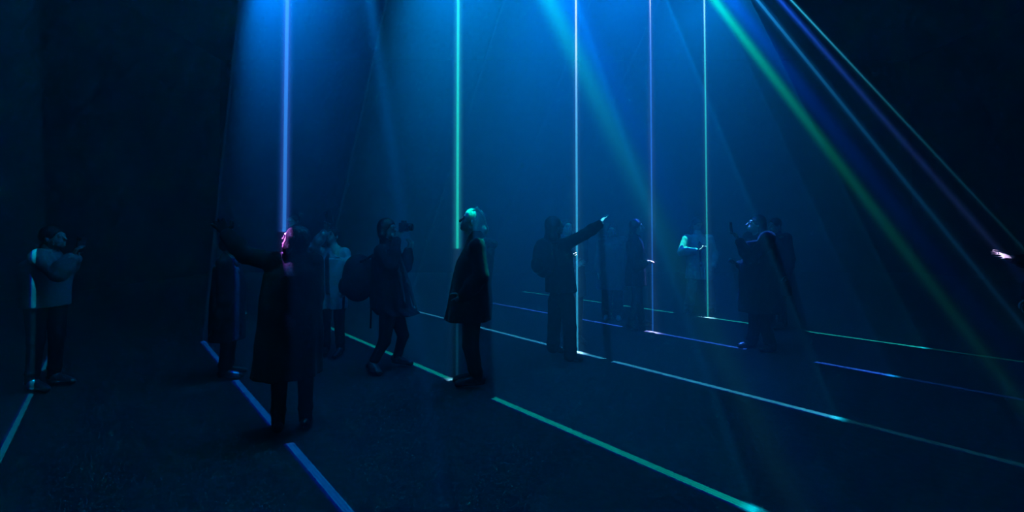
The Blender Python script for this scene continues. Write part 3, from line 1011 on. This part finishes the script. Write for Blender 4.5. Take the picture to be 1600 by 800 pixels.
def sheet_mesh(apex, s0, s1, width, steps=230):
    """upright wedge between two rays of the fan, apex at the origin, thicker towards the floor; shadows are cut into its outline where a ray is stopped"""
    ss = np.linspace(s0, s1, steps + 1)
    low = [H_LASER - reach(apex, (p + q) / 2) for p, q in zip(ss[:-1], ss[1:])]
    runs = []                                          # neighbouring rays that end at about the same height
    for k in range(steps):
        if runs and abs(runs[-1][2] - low[k]) < 0.02:
            runs[-1][1] = ss[k + 1]
        else:
            runs.append([ss[k], ss[k + 1], low[k]])
    top = 0.3
    outline = [(s0, top), ] + [q for r in runs for q in ((r[0], r[2]), (r[1], r[2]))] + [(s1, top)]
    v = [U * (s * z) + NRM * (e * width / 2 * z / H_LASER) + np.array([0, 0, -z]) for e in (-1, 1) for s, z in outline]
    n = len(outline)
    f = [tuple(range(n)), tuple(range(2 * n - 1, n - 1, -1))] + [(k, n + k, n + (k + 1) % n, (k + 1) % n) for k in range(n)]
    return v, f


bpy.context.view_layer.update()
DEPS = bpy.context.evaluated_depsgraph_get()


def make_beam(parent, name, s, length, rgb, core, r_core, power, glows, start=0.3, label=None, thin=0.0, hot=0.0):
    """one ray of a fan: a bright emissive thread and an emissive glow around it; glows = (colour, strength, sigma, shift along the fan)"""
    d = U * s + np.array([0, 0, -1.0])
    d /= np.linalg.norm(d)
    v, f = tube(d * start, d * length, r_core, r_core, 10)
    o = link_mesh(name, v, f, beam_core(name + '_thread', rgb, core, power, thin, hot), parent)
    if label:
        o['label'] = label
    for grgb, gs, sigma, shift in glows:
        v, f = tube(d * start, d * length, sigma * 2.6, sigma * 2.6, 14)
        g = link_mesh('beam_glow', v, f, emissive_haze('beam_glow', grgb, gs, power, sigma, tuple(d), thin=thin), o)
        g.location = U * shift
    return o


def hit(s, z=0.0):
    return (H_LASER - z) * math.sqrt(1 + s * s)


FAN_LABEL = [
    'dim blue laser fan at the far left beside the person with the glowing sleeve',
    'blue laser fan whose upright beam ends at the face of the arm-spreading person',
    'green laser fan with upright beam at the face of the blond person in profile',
    'white-blue laser fan with upright beam beside the person stretching an arm out',
    'thin violet-blue laser fan with upright beam right of the long-haired dark figure',
    'green-cyan laser fan farthest back, its upright beam on the person in a pale jacket']
#        core rgb, strength, radius, end height, glow rgb, glow strength, glow sigma, distance at which the thread is white
UPRIGHT = [None,
           ((.015, .36, .95), 0.8, .012, 1.46, (.01, .20, 1.0), 20, .022, 2.9),
           ((.01, .90, .50), 0.9, .012, 1.30, (.0, .62, .60), 20, .022, 2.0),
           ((.03, .60, 1.0), 1.0, .012, 0.0, (.01, .42, 1.0), 9, .014, 3.5),
           ((.02, .22, 1.0), 0.8, .009, 0.0, (.01, .20, 1.0), 7, .012, 2.3),
           ((.02, .80, .72), 0.8, .012, 0.0, (.0, .62, .55), 5, .014, 1.8)]
#        edge rgb, core strength, radius, painted dimming towards the floor, glows
EDGE = [None,
        ((.05, .9, .7), .3, .008, 3.2, [((.0, .80, .62), 3300, .018, 0), ((.0, .10, 1.0), 2400, .022, .058)]),
        ((.0, 1., .4), .8, .010, 2.1, [((.0, .95, .42), 720, .014, 0), ((.0, .07, 1.0), 300, .022, .075)]),
        ((.03, .45, 1.), 1.6, .010, 1.0, [((.0, .28, 1.0), 80, .014, .0)]),
        ((.0, .14, 1.), .5, .010, .8, [((.0, .10, 1.0), 40, .018, .0)]),
        ((.05, .60, .9), .7, .010, .70, [((.0, .40, .8), 16, .014, .0)])]
#        sheet rgb, strength far-to-step, strength step-to-edge, painted dimming towards the floor
SHEET = [((.0, .22, 1.0), 1.6, 0.8, .3), ((.0, .22, 1.0), 215, 110, 2.0), ((.0, .29, 1.0), 212, 72, .68), ((.0, .23, 1.0), 172, 54, .5),
         ((.0, .24, 1.0), 62, 26, .4), ((.0, .27, 1.0), 60, 22, .4)]
SHAPES = [sheet_mesh((b[0], b[1], H_LASER), FAN[i][0], FAN[i][2], 0.05) for i, b in enumerate(BASES)]
for i, b in enumerate(BASES):
    S_LEFT, S_MID, S_EDGE = FAN[i]
    # one projector
    fan = empty('laser_fan', (b[0], b[1], H_LASER))
    tag(fan, FAN_LABEL[i], 'laser light', 'laser fans projected from the ceiling')
    rgb, sa, sb, thin = SHEET[i]
    hm = None
    v, f = SHAPES[i]
    link_mesh('emissive_sheet', v, f, emissive_haze('emissive_haze_sheet', rgb, sa, 2.4, fade=(S_LEFT, S_MID, S_EDGE, sb / sa), thin=thin), fan, smooth=False)
    if UPRIGHT[i]:
        c, st, r, zend, gc, gs, sg, hot = UPRIGHT[i]
        make_beam(fan, 'upright_beam', 0.0, H_LASER - zend - 0.003, c, st, r, 0.9, [(gc, gs, sg, 0.0)], hot=hot)
        if i == 2:
            make_beam(fan, 'upright_beam', 0.0, H_LASER - 0.003, (.02, .35, .8), .12, .012, 0.9, [(gc, 1.0, sg, 0.0)], start=H_LASER - 0.64,
                      label='faint lower piece of the beam below the coat hem')
        c, st, r, thin, glows = EDGE[i]
        make_beam(fan, 'slanted_beam', S_EDGE, hit(S_EDGE) - 0.01, c, st, r, 2.0, glows, thin=thin)
        gl = {1: [((.0, .26, 1.0), 55, .020, 0.0)], 2: [((.0, .30, 1.0), 26, .016, 0.0)], 3: [((.0, .34, 1.0), 14, .014, 0.0)]}.get(i, [])
        make_beam(fan, 'faint_inner_beam', S_MID, hit(S_MID) - 0.01, (.0, .25, 1.0), .04, .010, 1.6, gl, thin=1.5 if i == 1 else 0.7)
        make_beam(fan, 'faint_side_beam', S_LEFT, hit(S_LEFT) - 0.01, (.03, .35, 1.0), .06, .012, 1.6, [])


# ------------------------------------------------------------------ haze that fills the hall
hz = bpy.data.materials.new('hall_haze')
hz.use_nodes = True
hz.node_tree.nodes.clear()
_n = N(hz.node_tree)
_o = _n.add('ShaderNodeOutputMaterial')
_v = _n.add('ShaderNodeVolumeScatter')
_v.inputs['Color'].default_value = (0.75, 0.95, 1.0, 1)
_v.inputs['Density'].default_value = 0.02
_v.inputs['Anisotropy'].default_value = 0.0
_n.link(_v.outputs[0], _o.inputs['Volume'])
v, f = box(((X0 + X1) / 2, (Y0 + Y1) / 2, ZC / 2), (X1 - X0 + 2, Y1 - Y0 + 2, ZC + 2))
tag(link_mesh('haze', v, f, hz, smooth=False), 'thin blue haze filling the whole dark hall', 'haze', kind='stuff')
